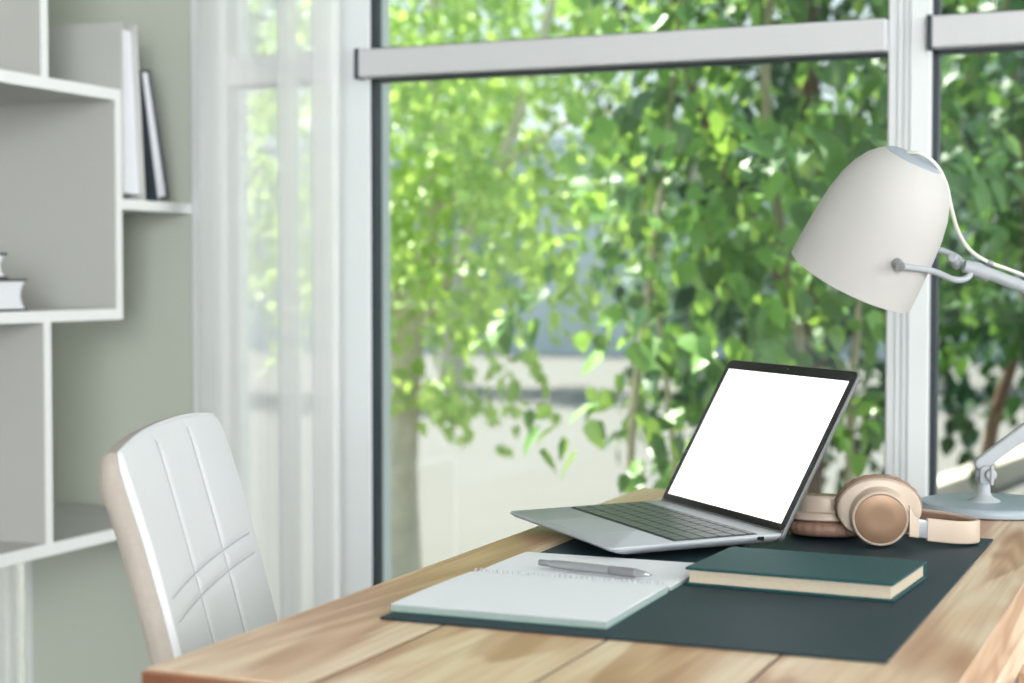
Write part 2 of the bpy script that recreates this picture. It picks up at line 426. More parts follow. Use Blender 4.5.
# ------------------------------------------------------------------ shelf unit (front edge at x = -1.99, against the pier)
SX0, SX1 = -2.33, -1.99
sh = thing('bookshelf', 'white open bookshelf of staggered boxes beside the sheer curtain', 'bookshelf', (0, 0, 0))
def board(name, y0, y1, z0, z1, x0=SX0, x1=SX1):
    bm = NB(); box(bm, x0, x1 - 0.0012, y0, y1, z0, z1); o = obj(name, bm, SHELF_SHADED, sh)
    bm = NB(); box(bm, x1 - 0.0012, x1, y0, y1, z0, z1); obj('lit_front_edge', bm, EDGE_LIT, o)  # thin added strip carrying the lit tone of the front edge
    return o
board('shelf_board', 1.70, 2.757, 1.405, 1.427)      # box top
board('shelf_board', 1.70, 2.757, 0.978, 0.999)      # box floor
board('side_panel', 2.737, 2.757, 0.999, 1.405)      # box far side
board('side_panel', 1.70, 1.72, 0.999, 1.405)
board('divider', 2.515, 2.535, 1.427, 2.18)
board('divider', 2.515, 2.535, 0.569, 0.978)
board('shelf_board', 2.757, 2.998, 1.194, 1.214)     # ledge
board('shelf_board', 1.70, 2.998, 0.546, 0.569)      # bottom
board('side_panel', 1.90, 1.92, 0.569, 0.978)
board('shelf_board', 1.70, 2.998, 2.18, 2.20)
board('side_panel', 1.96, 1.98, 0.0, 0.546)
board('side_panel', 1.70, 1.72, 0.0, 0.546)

# books on the ledge and in the box
def book_block(root, w, d, h, ct, cover, pages, wedge=0.0, round_fore=False, inset=0.005):
    """closed book: spine at local x=0, fore edge at x=d, thickness along y (0..w), height h along z; wedge: extra gape at the foot"""
    for side in (0, 1):
        bm = NB()
        if side == 0: box(bm, 0, d, 0, ct, 0, h)
        else:
            vs = box(bm, 0, d, w - ct, w, 0, h)
            for v in vs: v.co.y += wedge * (1 - v.co.z / h)
        obj('cover_board', bm, cover, root, bevel=0.0008, bseg=1)
    bm = NB(); vs = box(bm, -0.001, ct, 0.0, w, 0, h)
    for v in vs:
        if v.co.y > w / 2: v.co.y += wedge * (1 - v.co.z / h)
    obj('spine', bm, cover, root, bevel=0.001)
    bm = NB()
    n = 9
    prof = []
    for i in range(n):
        s = i / (n - 1)
        prof.append((d - inset - (0.012 * math.sin(PI * s) if round_fore else 0), ct + (w - 2 * ct) * s))
    pts = [(ct, w - ct), (ct, ct)] + prof
    lo = [(x, y + wedge * (y / w), inset) for x, y in pts]; hi = [(x, y, h - inset) for x, y in pts]
    loft(bm, [lo, hi])
    obj('page_block', bm, pages, root)
bk = thing('book', 'tall pale grey book with white page edge standing against the shelf box', 'book', (-2.235, 2.759, 1.2145), 0, 'books standing on the small shelf')
book_block(bk, 0.052, 0.245, 0.345, 0.004, BINDER, PAPER, wedge=0.026, inset=0.012)
bk = thing('book', 'dark blue-grey book leaning on the tall pale book', 'book', (-2.19, 2.876, 1.2145), 0, 'books standing on the small shelf')
bk.rotation_euler = (math.radians(11.5), 0, 0)
book_block(bk, 0.032, 0.20, 0.262, 0.004, DARKC, PAPER, wedge=0.012)
def lying_book(loc, rz, label, w, d, h):
    r = thing('book', label, 'book', loc, 0, 'black covered books stacked in the shelf box')
    r.rotation_euler = Matrix.Rotation(rz, 3, 'Z').to_euler() if False else (Matrix.Rotation(rz, 3, 'Z') @ Matrix.Rotation(PI / 2, 3, 'X')).to_euler()
    book_block(r, w, d, h, 0.004, BLACKC, PAPER, round_fore=True, inset=0.004)
# lying: local y (thickness) -> world z, local x (spine to fore edge) -> world +y
lying_book((-2.215, 2.315, 0.9995), PI / 2, 'wide black-covered book at the bottom of the small stack', 0.058, 0.168, 0.215)
lying_book((-2.205, 2.29, 1.0580), PI / 2, 'smaller black-covered book on top of the small stack', 0.046, 0.145, 0.20)

# ------------------------------------------------------------------ desk
DZ = 0.75
dk = thing('desk', 'long pine plank desk standing at the window', 'desk', (-0.482, 1.73, 0))
X0, X1, Y0, Y1 = -0.302, 0.302, -0.625, 0.63
bm = NB()
cuts = [X0, -0.155, 0.0, 0.152, X1]
for a, b in zip(cuts, cuts[1:]):
    box(bm, a + (0.0015 if a > X0 else 0), b - (0.0015 if b < X1 else 0), Y0 + 0.006, Y1, 0.70, DZ)
obj('desktop', bm, WOOD, dk, bevel=0.0008)
bm = NB()
for c in cuts[1:-1]: box(bm, c - 0.00155, c + 0.00155, Y0 + 0.007, Y1 - 0.001, 0.703, DZ - 0.0004)
obj('plank_seam', bm, SEAM, dk)
bm = NB()
for a, b in zip(cuts, cuts[1:]): box(bm, a + 0.0004, b - 0.0004, Y0, Y0 + 0.006, 0.70, DZ - 0.0012)
obj('end_band', bm, ENDW, dk, bevel=0.001)
bm = NB(); box(bm, X1 - 0.03, X1 - 0.001, Y0 + 0.02, Y1 - 0.02, 0.665, 0.6995); box(bm, X0 + 0.006, X0 + 0.03, Y0 + 0.02, Y1 - 0.02, 0.665, 0.6995)
box(bm, X0 + 0.03, X1 - 0.03, Y0 + 0.02, Y0 + 0.045, 0.665, 0.6995); box(bm, X0 + 0.03, X1 - 0.03, Y1 - 0.045, Y1 - 0.02, 0.665, 0.6995)
obj('apron', bm, WOOD, dk, bevel=0.0015)
for sx, sy in ((0, 0), (0, 1), (1, 0), (1, 1)):
    bm = NB(); x = X0 + 0.01 if not sx else X1 - 0.062; y = Y0 + 0.02 if not sy else Y1 - 0.072
    vs = box(bm, x, x + 0.052, y, y + 0.052, 0.0, 0.665)
    obj('leg', bm, WOOD, dk, bevel=0.004)

# mat
mt = thing('desk_mat', 'dark green desk mat lying under the laptop and books', 'desk mat', (-0.4722, 1.6985, DZ))
bm = NB(); slab(bm, -0.2286, 0.2286, -0.345, 0.345, 0.0003, 0.0022, 0.003, 4, 0.0003); obj('mat_sheet', bm, MATL, mt)

# notebook: front stack, back stack, wire
ZM = DZ + 0.0022
nb = thing('notebook', 'open wire-bound notebook with blank white pages under the pen', 'notebook', (-0.600, 1.572, ZM), math.radians(0.6))
def stack(name, x0, x1, y0, y1, z0, z1, sag, m, n=14):
    bm = NB(); rings = []
    for i in range(n + 1):
        s = i / n; y = y0 + (y1 - y0) * s
        zt = z1 + sag * math.sin(PI * min(1, s * 1.02)) * 0.6
        rings.append([(x0, y, z0), (x1, y, z0), (x1, y, zt), (x0, y, zt)])
    loft(bm, rings); return obj(name, bm, m, nb, smooth=True, sharp=30)
stack('back_cover', -0.1055, 0.1055, -0.190, -0.005, 0.0, 0.0008, 0, GREENC)
stack('front_cover', -0.1055, 0.1055, 0.005, 0.150, 0.0, 0.0008, 0, GREENC)
stack('page_stack', -0.105, 0.105, -0.189, -0.004, 0.0008, 0.0065, 0.0012, PAPERE)
stack('page_stack', -0.105, 0.105, 0.004, 0.149, 0.0008, 0.0035, 0.001, PAPERE)
stack('top_page', -0.1052, 0.1052, -0.1892, -0.004, 0.0067, 0.0071, 0.0014, PAPER)
stack('top_page', -0.1052, 0.1052, 0.004, 0.1492, 0.0037, 0.0041, 0.0012, PAPER)
bm = NB()
pts = []
turns = 36
for i in range(turns * 10 + 1):
    a = 2 * PI * i / 10; pts.append((-0.103 + 0.206 * i / (turns * 10), 0.0055 * math.cos(a), 0.0052 + 0.0046 * math.sin(a)))
tube(bm, pts, 0.0006, 5); obj('wire_binding', bm, WIRE, nb, smooth=True)

# pen on the back page
pn = thing('ballpoint_pen', 'silver ballpoint pen with dark grip lying across the notebook', 'pen', (-0.588, 1.612, ZM + 0.0053), math.radians(-11))
ex = Matrix.Translation((0, 0, 0.0055)) @ Matrix.Rotation(PI / 2, 4, 'Y')   # z -> x
def along(prof, m, name, n=20):
    bm = NB(); lathe(bm, prof, n, ex); obj(name, bm, m, pn, smooth=True)
along([(0.0028, -0.066), (0.0034, -0.065), (0.0034, -0.054), (0.003, -0.0535)], KNOB, 'push_button')
along([(0.0032, -0.0535), (0.0040, -0.052), (0.0045, -0.045), (0.0047, -0.02), (0.0047, 0.018), (0.0045, 0.019)], PENS, 'barrel')
gp = [(0.0043, 0.019)]
for k in range(9): gp += [(0.0048, 0.0205 + k * 0.0033), (0.0048, 0.0225 + k * 0.0033), (0.0043, 0.0233 + k * 0.0033)]
along(gp, PENG, 'grip')
along([(0.0043, 0.0497), (0.0036, 0.056), (0.0022, 0.0635), (0.0016, 0.064), (0.0008, 0.068)], PENS, 'tip')
bm = NB(); slab(bm, -0.052, -0.012, 0.0052, 0.0059, 0.0042, 0.0068, 0.0003, 3); box(bm, -0.0515, -0.047, 0.0038, 0.0056, 0.0044, 0.0066); obj('clip', bm, KNOB, pn)

# closed green book
gb = thing('book', 'closed dark green hardcover book with cream pages lying on the mat', 'book', (-0.2826, 1.6034, ZM), -0.059)
bw, bd, bh = 0.210, 0.145, 0.018
def plate(z0, z1, name):
    bm = NB(); slab(bm, -bw, 0, 0, bd, z0, z1, 0.0025, 4, 0.0006); obj(name, bm, GREENB, gb, smooth=True)
plate(0.0, 0.0026, 'back_cover'); plate(bh - 0.0026, bh, 'front_cover')
bm = NB(); box(bm, -bw + 0.001, -0.001, bd - 0.0025, bd + 0.0005, 0.0005, bh - 0.0005); obj('spine', bm, GREENB, gb, bevel=0.0012)
bm = NB()
sec = [(0.0035, 0.0026), (bd - 0.003, 0.0026), (bd - 0.003, bh - 0.0026), (0.0035, bh - 0.0026), (0.0042, bh * 0.66), (0.0046, bh * 0.5), (0.0042, bh * 0.33)]
loft(bm, [[(x, y, z) for y, z in sec] for x in (-bw + 0.0035, -0.0035)]); obj('page_block', bm, CREAMP, gb)

# ------------------------------------------------------------------ laptop (local x = user's right, y = towards the screen, origin at the hinge on the mat)
lp = thing('laptop', 'open grey laptop with blank white screen on the desk mat', 'laptop', (-0.555, 1.9558, ZM), 0.767 - PI / 2)
TILT = Matrix.Translation((0, 0, 0.0220)) @ Matrix.Rotation(math.radians(1.1), 4, 'X')
W2, DEP = 0.1535, 0.211
bm = NB(); L = []
for z, dx, df, dr in ((-0.0132, 0.030, 0.045, 0.006), (-0.0105, 0.012, 0.018, 0.002), (-0.0055, 0.003, 0.004, 0.0), (-0.0024, 0.0, 0.0, 0.0), (-0.0006, 0.0, 0.0, 0.0), (0.0, 0.0007, 0.0007, 0.0005)):
    L.append([TILT @ Vector((x, y, z)) for x, y in rrect(-W2 + dx, W2 - dx, -DEP + df, 0.004 - dr, 0.010, 6)])
loft(bm, L); obj('base', bm, ALU, lp, smooth=True, sharp=50)
kb = obj('keyboard', (lambda b: (slab(b, -0.1455, 0.1455, -0.131, -0.026, 0.0, 0.0003, 0.003, 4, 0, TILT), b)[1])(NB()), WELL, lp)
def keys():
    rows = [([1.0] * 13 + [1.0], 0.55), ([1] * 13 + [1.5], 1), ([1.5] + [1] * 13, 1), ([1.75] + [1] * 11 + [1.75], 1), ([2.25] + [1] * 10 + [2.25], 1), ([1, 1, 1, 1.25, 5.25, 1.25, 1, 1, 1, 1], 1)]
    tot_h = sum(h for _, h in rows); y = -0.028; H = 0.101
    meshes = {}
    for ws, h in rows:
        kh = H * h / tot_h; x = -0.1438; W = 0.2876; tw = sum(ws)
        for w in ws:
            kw = W * w / tw
            key = (round(kw, 4), round(kh, 4))
            if key not in meshes:
                b = NB(); slab(b, 0.0009, kw - 0.0009, -kh + 0.0009, -0.0009, 0.0, 0.0012, 0.0015, 3, 0.0003)
                bmesh.ops.recalc_face_normals(b, faces=b.faces)
                me = bpy.data.meshes.new('key'); b.to_mesh(me); b.free(); me.materials.append(KEYM); meshes[key] = me
            o = bpy.data.objects.new('key', meshes[key]); COL.objects.link(o); o.parent = kb
            o.matrix_local = TILT @ Matrix.Translation((x, y, 0.0003))
            x += kw
        y -= kh
keys()
bm = NB(); slab(bm, -0.060, 0.060, -0.200, -0.137, 0.00005, 0.00025, 0.003, 4, 0, TILT); obj('trackpad', bm, ALU, lp)
bm = NB(); box(bm, W2 - 0.001, W2 + 0.0002, -0.028, -0.0235, -0.006, -0.0015, TILT)
lathe(bm, [(0.0021, 0.0), (0.0021, 0.0015)], 14, TILT @ Matrix.Translation((W2 - 0.0011, -0.030, -0.0031)) @ Matrix.Rotation(PI / 2, 4, 'Y')); obj('audio_port', bm, BEZEL, lp)
for sx in (-1, 1):
    for y in (-0.150, -0.02):
        zb = (TILT @ Vector((sx * 0.10, y, -0.0132))).z
        bm = NB(); lathe(bm, [(0.0058, 0.0003), (0.006, 0.001), (0.0055, zb + 0.0005)], 16, Matrix.Translation((sx * 0.10, y, 0))); obj('rubber_foot', bm, RUBBER, lp, smooth=True)
# lid
LA = math.radians(60.0)
LM = TILT @ Matrix.Rotation(LA - math.radians(1.9 * 0), 4, 'X')     # local y of the lid runs up the screen, z is towards ... the user side is +z
lid_bm = NB()
slab(lid_bm, -W2, W2, -0.010, 0.205, -0.0050, 0.0, 0.009, 6, 0.0008, LM)
lid = obj('lid', lid_bm, LIDM, lp, smooth=True, sharp=50)
bm = NB(); slab(bm, -W2 + 0.0012, W2 - 0.0012, 0.002, 0.2038, 0.0, 0.0005, 0.008, 6, 0, LM); obj('bezel', bm, BEZEL, lid)
bm = NB(); slab(bm, -0.1425, 0.1425, 0.0105, 0.1915, 0.0005, 0.0008, 0.001, 3, 0, LM); obj('display', bm, SCREEN, lid)
bm = NB(); lathe(bm, [(0.0014, 0.0), (0.0014, 0.0003)], 12, LM @ Matrix.Translation((0, 0.1992, 0.0005))); obj('webcam', bm, ALUD, lid)
bm = NB(); tube(bm, [TILT @ Vector((-0.125, 0.004, -0.003)), TILT @ Vector((0.125, 0.004, -0.003))], 0.0042, 14); obj('hinge', bm, ALUD, lp, smooth=True)

# ------------------------------------------------------------------ headphones
RV = Vector((math.cos(YAW), math.sin(YAW), 0)); FV = Vector((-math.sin(YAW), math.cos(YAW), 0))
hp = thing('headphones', 'beige wireless headphones with brown discs lying on the mat corner', 'headphones', (-0.352, 1.93, ZM), YAW)
# local x = right, y = away from the camera
def cup(M, name, sx=1.0, off=0.0):
    sy = 0.93 / sx if sx > 1 else 1.0
    bm = NB(); lathe(bm, [(0.030, -0.012), (0.0408, -0.0115), (0.0432, -0.010), (0.0435, -0.0085), (0.0430, -0.0045), (0.0415, -0.0025), (0.036, -0.0008), (0.030, -0.0004)], 56, M, sx, sy)
    c = obj(name, bm, BEIGE, hp, smooth=True, sharp=35)
    MO = M @ Matrix.Translation((0, off, 0))
    bm = NB(); lathe(bm, [(0.0345, -0.002), (0.0335, 0.001), (0.0325, 0.003), (0.0325, 0.0135), (0.0320, 0.0160), (0.0308, 0.0176), (0.0296, 0.0180), (0.0286, 0.0172)], 56, MO); obj('cup_housing', bm, BEIGE, c, smooth=True, sharp=35)
    bm = NB(); lathe(bm, [(0.0282, 0.0160), (0.0287, 0.0172), (0.0284, 0.0178), (0.0276, 0.0182), (0.012, 0.0178), (0.001, 0.0177)], 48, MO); obj('cap_disc', bm, TAUPE, c, smooth=True, sharp=50)
    # ribbed cushion
    bm = NB(); n = 96; rings = []
    for r, z in ((0.022, -0.012), (0.038, -0.0122), (0.0435, -0.015), (0.0455, -0.020), (0.0435, -0.0265), (0.036, -0.030), (0.026, -0.0285), (0.021, -0.022), (0.0205, -0.013)):
        ring = []
        for i in range(n):
            a = 2 * PI * i / n; q = r + (0.0006 * math.sin(i * PI / 2 * 1.0) if r > 0.035 else 0)
            ring.append(M @ Vector((q * sx * math.cos(a), q * sy * math.sin(a), z)))
        rings.append(ring)
    loft(bm, rings, caps=False); obj('ear_cushion', bm, PADB, c, smooth=True, sharp=80)
    return c
# right cup stands on its rim, face towards the viewer; x stays horizontal
M1 = axis_matrix((-0.004, 0.004, 0.0415), (-0.13, -0.97, -0.10), (1, 0, 0))
cup(M1, 'ear_cup', 1.10, -0.0055)
M2 = axis_matrix((-0.050, 0.085, 0.0312), (0.02, 0.07, 1.0), (1, 0, 0))
cup(M2, 'ear_cup')
# headband: flat strap on edge, U-shaped on the desk, nose to the right
path = spline([(0.030, -0.008, 0.025), (0.052, -0.002, 0.0205), (0.085, 0.002, 0.0168), (0.105, 0.010, 0.0158), (0.1145, 0.026, 0.0155), (0.110, 0.050, 0.0158),
               (0.090, 0.078, 0.017), (0.055, 0.105, 0.0185), (0.015, 0.122, 0.021), (-0.020, 0.120, 0.025), (-0.038, 0.108, 0.028)], 8)
def strap(name, pts, h, t, m, parent, off=0.0, rr=0.0022):
    bm = NB(); rings = []
    Pn = [Vector(p) for p in pts]
    for i, p in enumerate(Pn):
        d = (Pn[min(i + 1, len(Pn) - 1)] - Pn[max(i - 1, 0)]); d.z = 0; d.normalize()
        s = Vector((-d.y, d.x, 0))       # inward (left of travel)
        c = p + s * off
        ring = []
        for x, z in rrect(-t / 2, t / 2, -h / 2, h / 2, min(rr, t * 0.48), 3): ring.append(c + s * x + Vector((0, 0, z)))
        rings.append(ring)
    loft(bm, rings); return obj(name, bm, m, parent, smooth=True, sharp=50)
hb = strap('headband', path[7:-14], 0.0265, 0.0055, BEIGE, hp)
strap('band_padding', path[22:-18], 0.0225, 0.0045, PADB, hb, off=0.0048)
strap('slider', path[2:9], 0.0215, 0.0040, SLIDER, hp)
strap('slider', path[-15:-2], 0.0215, 0.0040, SLIDER, hp)
bm = NB()   # yoke arm growing out of the near shell
sec = []
for x, y, z, hh, tt in ((0.0255, -0.0160, 0.0325, 0.036, 0.005), (0.0290, -0.0145, 0.0285, 0.029, 0.006), (0.033, -0.0110, 0.0250, 0.024, 0.006), (0.0385, -0.0060, 0.0225, 0.0225, 0.006)):
    sec.append([(x, y + a, z + b) for a, b in rrect(-tt / 2, tt / 2, -hh / 2, hh / 2, 0.0026, 3)])
loft(bm, sec); obj('yoke_arm', bm, BEIGE, hp, smooth=True)
bm = NB(); sec = []
for x, y, z, hh, tt in ((-0.066, 0.104, 0.040, 0.016, 0.007), (-0.056, 0.109, 0.035, 0.018, 0.007), (-0.044, 0.110, 0.030, 0.021, 0.006)):
    sec.append([(x, y + a, z + b) for a, b in rrect(-tt / 2, tt / 2, -hh / 2, hh / 2, 0.0026, 3)])
loft(bm, sec); obj('yoke_arm', bm, BEIGE, hp, smooth=True)

# ------------------------------------------------------------------ desk lamp (local x = right, y = away, z up; origin = base centre on the desk)
LD = 2.231
lc = FV * LD + RV * ((994 - 512) / FPX * LD); lc.z = DZ
lm = thing('desk_lamp', 'white bell-shaded desk lamp on jointed arm at the right of the desk', 'desk lamp', lc, YAW)
def lpt(u, v, dd=0.0):
    """place in the lamp's own frame for a measured position, dd behind the lamp's plane"""
    d = LD + dd
    k = d / (math.cos(PITCH) + math.sin(PITCH) * (341.5 - v) / FPX)
    x = (u - 512) / FPX * k
    z = EYE.z + k * (-math.sin(PITCH) + math.cos(PITCH) * (341.5 - v) / FPX)
    return Vector((x - (994 - 512) / FPX * LD, dd, z - DZ))
PX = LD / FPX
bm = NB(); lathe(bm, [(0.088, 0.0003), (0.0945, 0.002), (0.0955, 0.006), (0.0950, 0.0105), (0.092, 0.0125), (0.088, 0.0130), (0.04, 0.0133), (0.002, 0.0133)], 80); obj('base', bm, LAMPB, lm, smooth=True, sharp=60)
fx = lpt(984, 490).x
bm = NB(); lathe(bm, [(0.021, 0.0131), (0.0205, 0.015), (0.012, 0.019), (0.0085, 0.024), (0.0080, 0.036), (0.008, 0.046)], 32, Matrix.Translation((fx, 0, 0)))
obj('stem', bm, LAMPA, lm, smooth=True, sharp=60)
pv = lpt(984, 471)
bm = NB()
for dy in (-0.0105, 0.0105):
    b2 = []
    for (x, z) in [(pv.x + 0.0085 * math.cos(a), pv.z + 0.0085 * math.sin(a)) for a in [i * PI / 8 for i in range(9)]] + [(pv.x - 0.0085, 0.040), (pv.x + 0.0085, 0.040)]:
        b2.append((x, z))
    loft(bm, [[(x, dy - 0.003, z) for x, z in b2], [(x, dy + 0.003, z) for x, z in b2]])
slab(bm, pv.x - 0.0085, pv.x + 0.0085, -0.0135, 0.0135, 0.038, 0.044, 0.003, 3)
obj('fork', bm, LAMPA, lm, bevel=0.001)
bm = NB(); MK = Matrix.Translation((pv.x + 0.004, -0.0135, pv.z - 0.003)) @ Matrix.Rotation(PI / 2, 4, 'X')
lathe(bm, [(0.0065, 0.0), (0.0075, 0.001), (0.0075, 0.008), (0.006, 0.0095), (0.001, 0.0098)], 20, MK)
box(bm, pv.x + 0.002, pv.x + 0.006, -0.026, -0.0215, pv.z - 0.016, pv.z + 0.010)
obj('clamp_knob', bm, LAMPA, lm, bevel=0.0008)
EL = lpt(1152, 336)
def bar(bm, a, b, w, t, ov):
    """flat bar with half-round ends in the x-z plane"""
    a, b = Vector(a), Vector(b); d = (b - a).normalized(); nrm = Vector((-d.z, 0, d.x)); r = w / 2
    pts = [b + (d * math.cos(q) + nrm * math.sin(q)) * r for q in [PI / 2 - i * PI / 10 for i in range(11)]] + [a + (-d * math.cos(q) - nrm * math.sin(q)) * r for q in [PI / 2 - i * PI / 10 for i in range(11)]]
    loft(bm, [[(p.x, y, p.z) for p in pts] for y in (-t / 2, t / 2)])
bm = NB(); a0 = lpt(981, 463.5); bar(bm, a0, EL, 0.0185, 0.013, 0); obj('lower_arm', bm, LAMPA, lm, bevel=0.003, bseg=3)
bm = NB(); MJ = Matrix.Translation((EL.x, 0.02, EL.z)) @ Matrix.Rotation(PI / 2, 4, 'X'); lathe(bm, [(0.011, -0.003), (0.0125, 0.0), (0.0125, 0.04), (0.011, 0.043)], 24, MJ); obj('elbow_joint', bm, LAMPA, lm, smooth=True)
ua = lpt(982, 271)
bm = NB(); tube(bm, [ua, ua.lerp(EL, 0.5), EL], 0.0082, 20); obj('upper_arm', bm, LAMPA, lm, smooth=True, sharp=60)
# shade
rc = lpt(851, 279.5)
ax = Vector((0.41 * 0.955, -0.30, 0.91 * 0.955))
MS = axis_matrix(rc, ax, (0.91, 0, -0.41))
cs = 0.97 / 0.955
pr = [(r * 0.955, t) for r, t in [(68.5, 0), (68.3, 6), (67.6, 25), (66.0, 52), (63.5, 74), (59.5, 92), (53.5, 107), (46, 119), (37.5, 127.5), (30, 132)]]
outer = [(r * PX, t * PX * cs) for r, t in pr]
inner = [(r * PX - 0.0018, t * PX * cs - (0.0004 if t < 1 else 0.0012)) for r, t in reversed(pr)]
bm = NB(); lathe(bm, inner[:-1] + [(65.4 * PX - 0.0012, -0.0004)] + outer, 96, MS, caps=False); shade = obj('lamp_shade', bm, LAMPW, lm, smooth=True, sharp=70)
bm = NB(); lathe(bm, [(r * PX, t * PX * cs) for r, t in ((20, 126), (29.2, 131.2), (28.9, 132.4), (25, 134), (18, 135), (1, 135.5))], 64, MS); obj('shade_cap', bm, LAMPG, shade, smooth=True)
bm = NB(); lathe(bm, [(0.012, t * PX) for t in (128, 95)] + [(0.016, 92 * PX), (0.016, 80 * PX)], 24, MS); obj('bulb_socket', bm, LAMPW, shade, smooth=True)
bm = NB(); lathe(bm, [(0.010, 82 * PX), (0.013, 74 * PX), (0.024, 55 * PX), (0.027, 44 * PX), (0.024, 33 * PX), (0.014, 26 * PX), (0.002, 24.5 * PX)], 32, MS); obj('bulb', bm, PAPER, shade, smooth=True)
# yoke: pivots on two sides of the shade
OX = (994 - 512) / FPX * LD
def seen(p):     # where a point of the lamp's frame falls on the lamp's plane as seen from the eye
    q = LD / (LD + p.y)
    return ((p.x + OX) * q - OX, (p.z + DZ - EYE.z) * q - DZ + EYE.z)
def on_shade(a, tpx, rpx): return MS @ Vector((rpx * PX * 0.955 * math.cos(a), rpx * PX * 0.955 * math.sin(a), tpx * PX * cs))
kx = lpt(896, 262)
def miss(p): x, z = seen(p); return (x - kx.x) ** 2 + (z - kx.z) ** 2
cand = [(on_shade(math.radians(d), tt, 67.3), d, tt) for d in range(-180, 180, 2) for tt in range(20, 70, 2)]
best = min((c for c in cand if c[0].y < -0.03), key=lambda c: miss(c[0]))
PF, AD, TT = best
PB = on_shade(math.radians(AD + 180), TT, 67.3)
od = (MS.to_3x3() @ Vector((math.cos(math.radians(AD)), math.sin(math.radians(AD)), 0))).normalized()
for p, s in ((PF, 1), (PB, -1)):
    bm = NB(); lathe(bm, [(0.0055, -0.002), (0.0070, 0.0), (0.0070, 0.012), (0.0062, 0.0135), (0.0035, 0.0137), (0.0030, 0.0115), (0.001, 0.0115)], 24, axis_matrix(p, od * s, (0, 0, 1))); obj('pivot_knob', bm, KNOB, lm, smooth=True, sharp=50)
yk = lpt(968, 270)
c1 = PF + od * 0.010; c2 = PB - od * 0.010
bm = NB()
pts = spline([c1, c1.lerp(yk, 0.45) + Vector((0.0, -0.004, -0.004)), lpt(952, 279, -0.02), lpt(965, 279, -0.010), lpt(971, 271, 0.0), lpt(962, 262, 0.012), lpt(948, 253, 0.022), c2.lerp(yk, 0.35), c2], 10)
tube(bm, pts, 0.0042, 12); obj('yoke', bm, LAMPA, lm, smooth=True)
bm = NB(); tube(bm, [lpt(964, 266), lpt(976, 269), lpt(990, 275)], [0.0085, 0.0098, 0.0092], 20)
lathe(bm, [(0.006, -0.012), (0.0062, 0.016), (0.005, 0.017)], 18, axis_matrix(lpt(955, 262), (-0.35, -0.7, 0.3), (1, 0, 0)))
obj('swivel_head', bm, LAMPA, lm, smooth=True)
bm = NB()
cp = [lpt(907, 153, -0.055), lpt(921, 154, -0.066), lpt(936, 165, -0.066), lpt(946, 184, -0.060), lpt(951, 207, -0.048), lpt(958, 231, -0.030), lpt(969, 249, -0.014), lpt(986, 261, -0.004), lpt(1010, 270, 0.0), lpt(1060, 289, 0.0), lpt(1110, 309, 0.0), lpt(1146, 328, 0.0)]
tube(bm, spline(cp, 8), 0.0026, 10); obj('power_cord', bm, CORD, lm, smooth=True)
bm = NB(); lathe(bm, [(0.0035, -0.004), (0.0042, -0.003), (0.0042, 0.003), (0.0035, 0.004)], 16, axis_matrix(lpt(990, 263, -0.003), (1, 0, -0.35), (0, 1, 0))); obj('cord_clip', bm, KNOB, lm, smooth=True)

# ------------------------------------------------------------------ chair
CW = math.atan2(0.94, -0.35) + math.radians(1.2)                      # direction of the chair's width, near to far
ch = thing('office_chair', 'white quilted leather chair pushed up to the desk edge', 'chair', (-0.9915, 1.316, 0), CW)
# local x runs along the width (0 near .. 0.46 far), local -y is the front (towards the desk)
CWID, CH, TOPZ, LEAN = 0.480, 0.47, 0.902, math.radians(12.5)
TH = 0.062
def back_pt(x, s, y):
    """x along width, s = distance down from the top along the back, y = depth (0 = front face, + = rear)"""
    bow = 0.035 * ((x / CWID - 0.5) * 2) ** 2 * -1      # wings come forward
    yy = -0.022 - math.tan(LEAN) * s - 0.011 * math.sin(min(s / 0.30, 1.0) * PI / 2)
    return Vector((x, y + yy + bow * 0.3, TOPZ - s * math.cos(LEAN)))
def seam(d, w): return math.exp(-(d / w) ** 2)
nx, ns = 200, 190
front, rear = [], []
vx = [CWID * 0.345, CWID * 0.665]
def inset_at(s): return 0.016 * max(0, 1 - s / 0.03) ** 2.2
bm = NB(); G = []
for j in range(ns + 1):
    s = CH * (j / ns); row = []
    for i in range(nx + 1):
        u = i / nx
        x = inset_at(s) + (CWID - 2 * inset_at(s)) * u
        e = min(u, 1 - u) * CWID; et = s
        roundf = 0.003 * max(max(0, 1 - e / 0.006) ** 2, 0.8 * max(0, 1 - et / 0.030) ** 2)
        d = 0.0
        for sxm in vx: d = max(d, seam(x - sxm, 0.0075))
        for ss in (0.157, 0.181, 0.36): d = max(d, seam(s - ss, 0.0050))
        puff = -0.0028 * (1 - d) * (math.sin(min(1.0, e / 0.14) * PI / 2)) * min(1.0, et / 0.03)
        topz = -0.010 * (abs(u - 0.5) * 2) ** 2.5 * max(0, 1 - s / 0.1)
        p = back_pt(x, s, roundf + puff); p.z += topz
        row.append(bm.verts.new(p))
    G.append(row)
for j in range(ns):
    for i in range(nx): bm.faces.new((G[j][i], G[j][i + 1], G[j + 1][i + 1], G[j + 1][i]))
rim = [G[j][0] for j in range(ns, -1, -1)] + [G[0][i] for i in range(1, nx + 1)] + [G[j][nx] for j in range(1, ns + 1)]
rim_co = [v.co.copy() for v in rim]
prev = rim
for k, (dy, grow) in enumerate(((0.0015, 0.0005), (0.003, 0.0))):
    nxt = [bm.verts.new(c + Vector((0, dy, 0))) for c in rim_co]
    for a, b, c2_, d_ in zip(prev, prev[1:], nxt[1:], nxt): bm.faces.new((a, b, c2_, d_))
    prev = nxt
br = obj('backrest', bm, LEATH, ch, smooth=True, sharp=180)
bm = NB()          # stitched seams lying in the grooves
for sxm in vx: tube(bm, [back_pt(sxm, 0.012 + (CH - 0.02) * i / 40, -0.0004) for i in range(41)], 0.0010, 6)
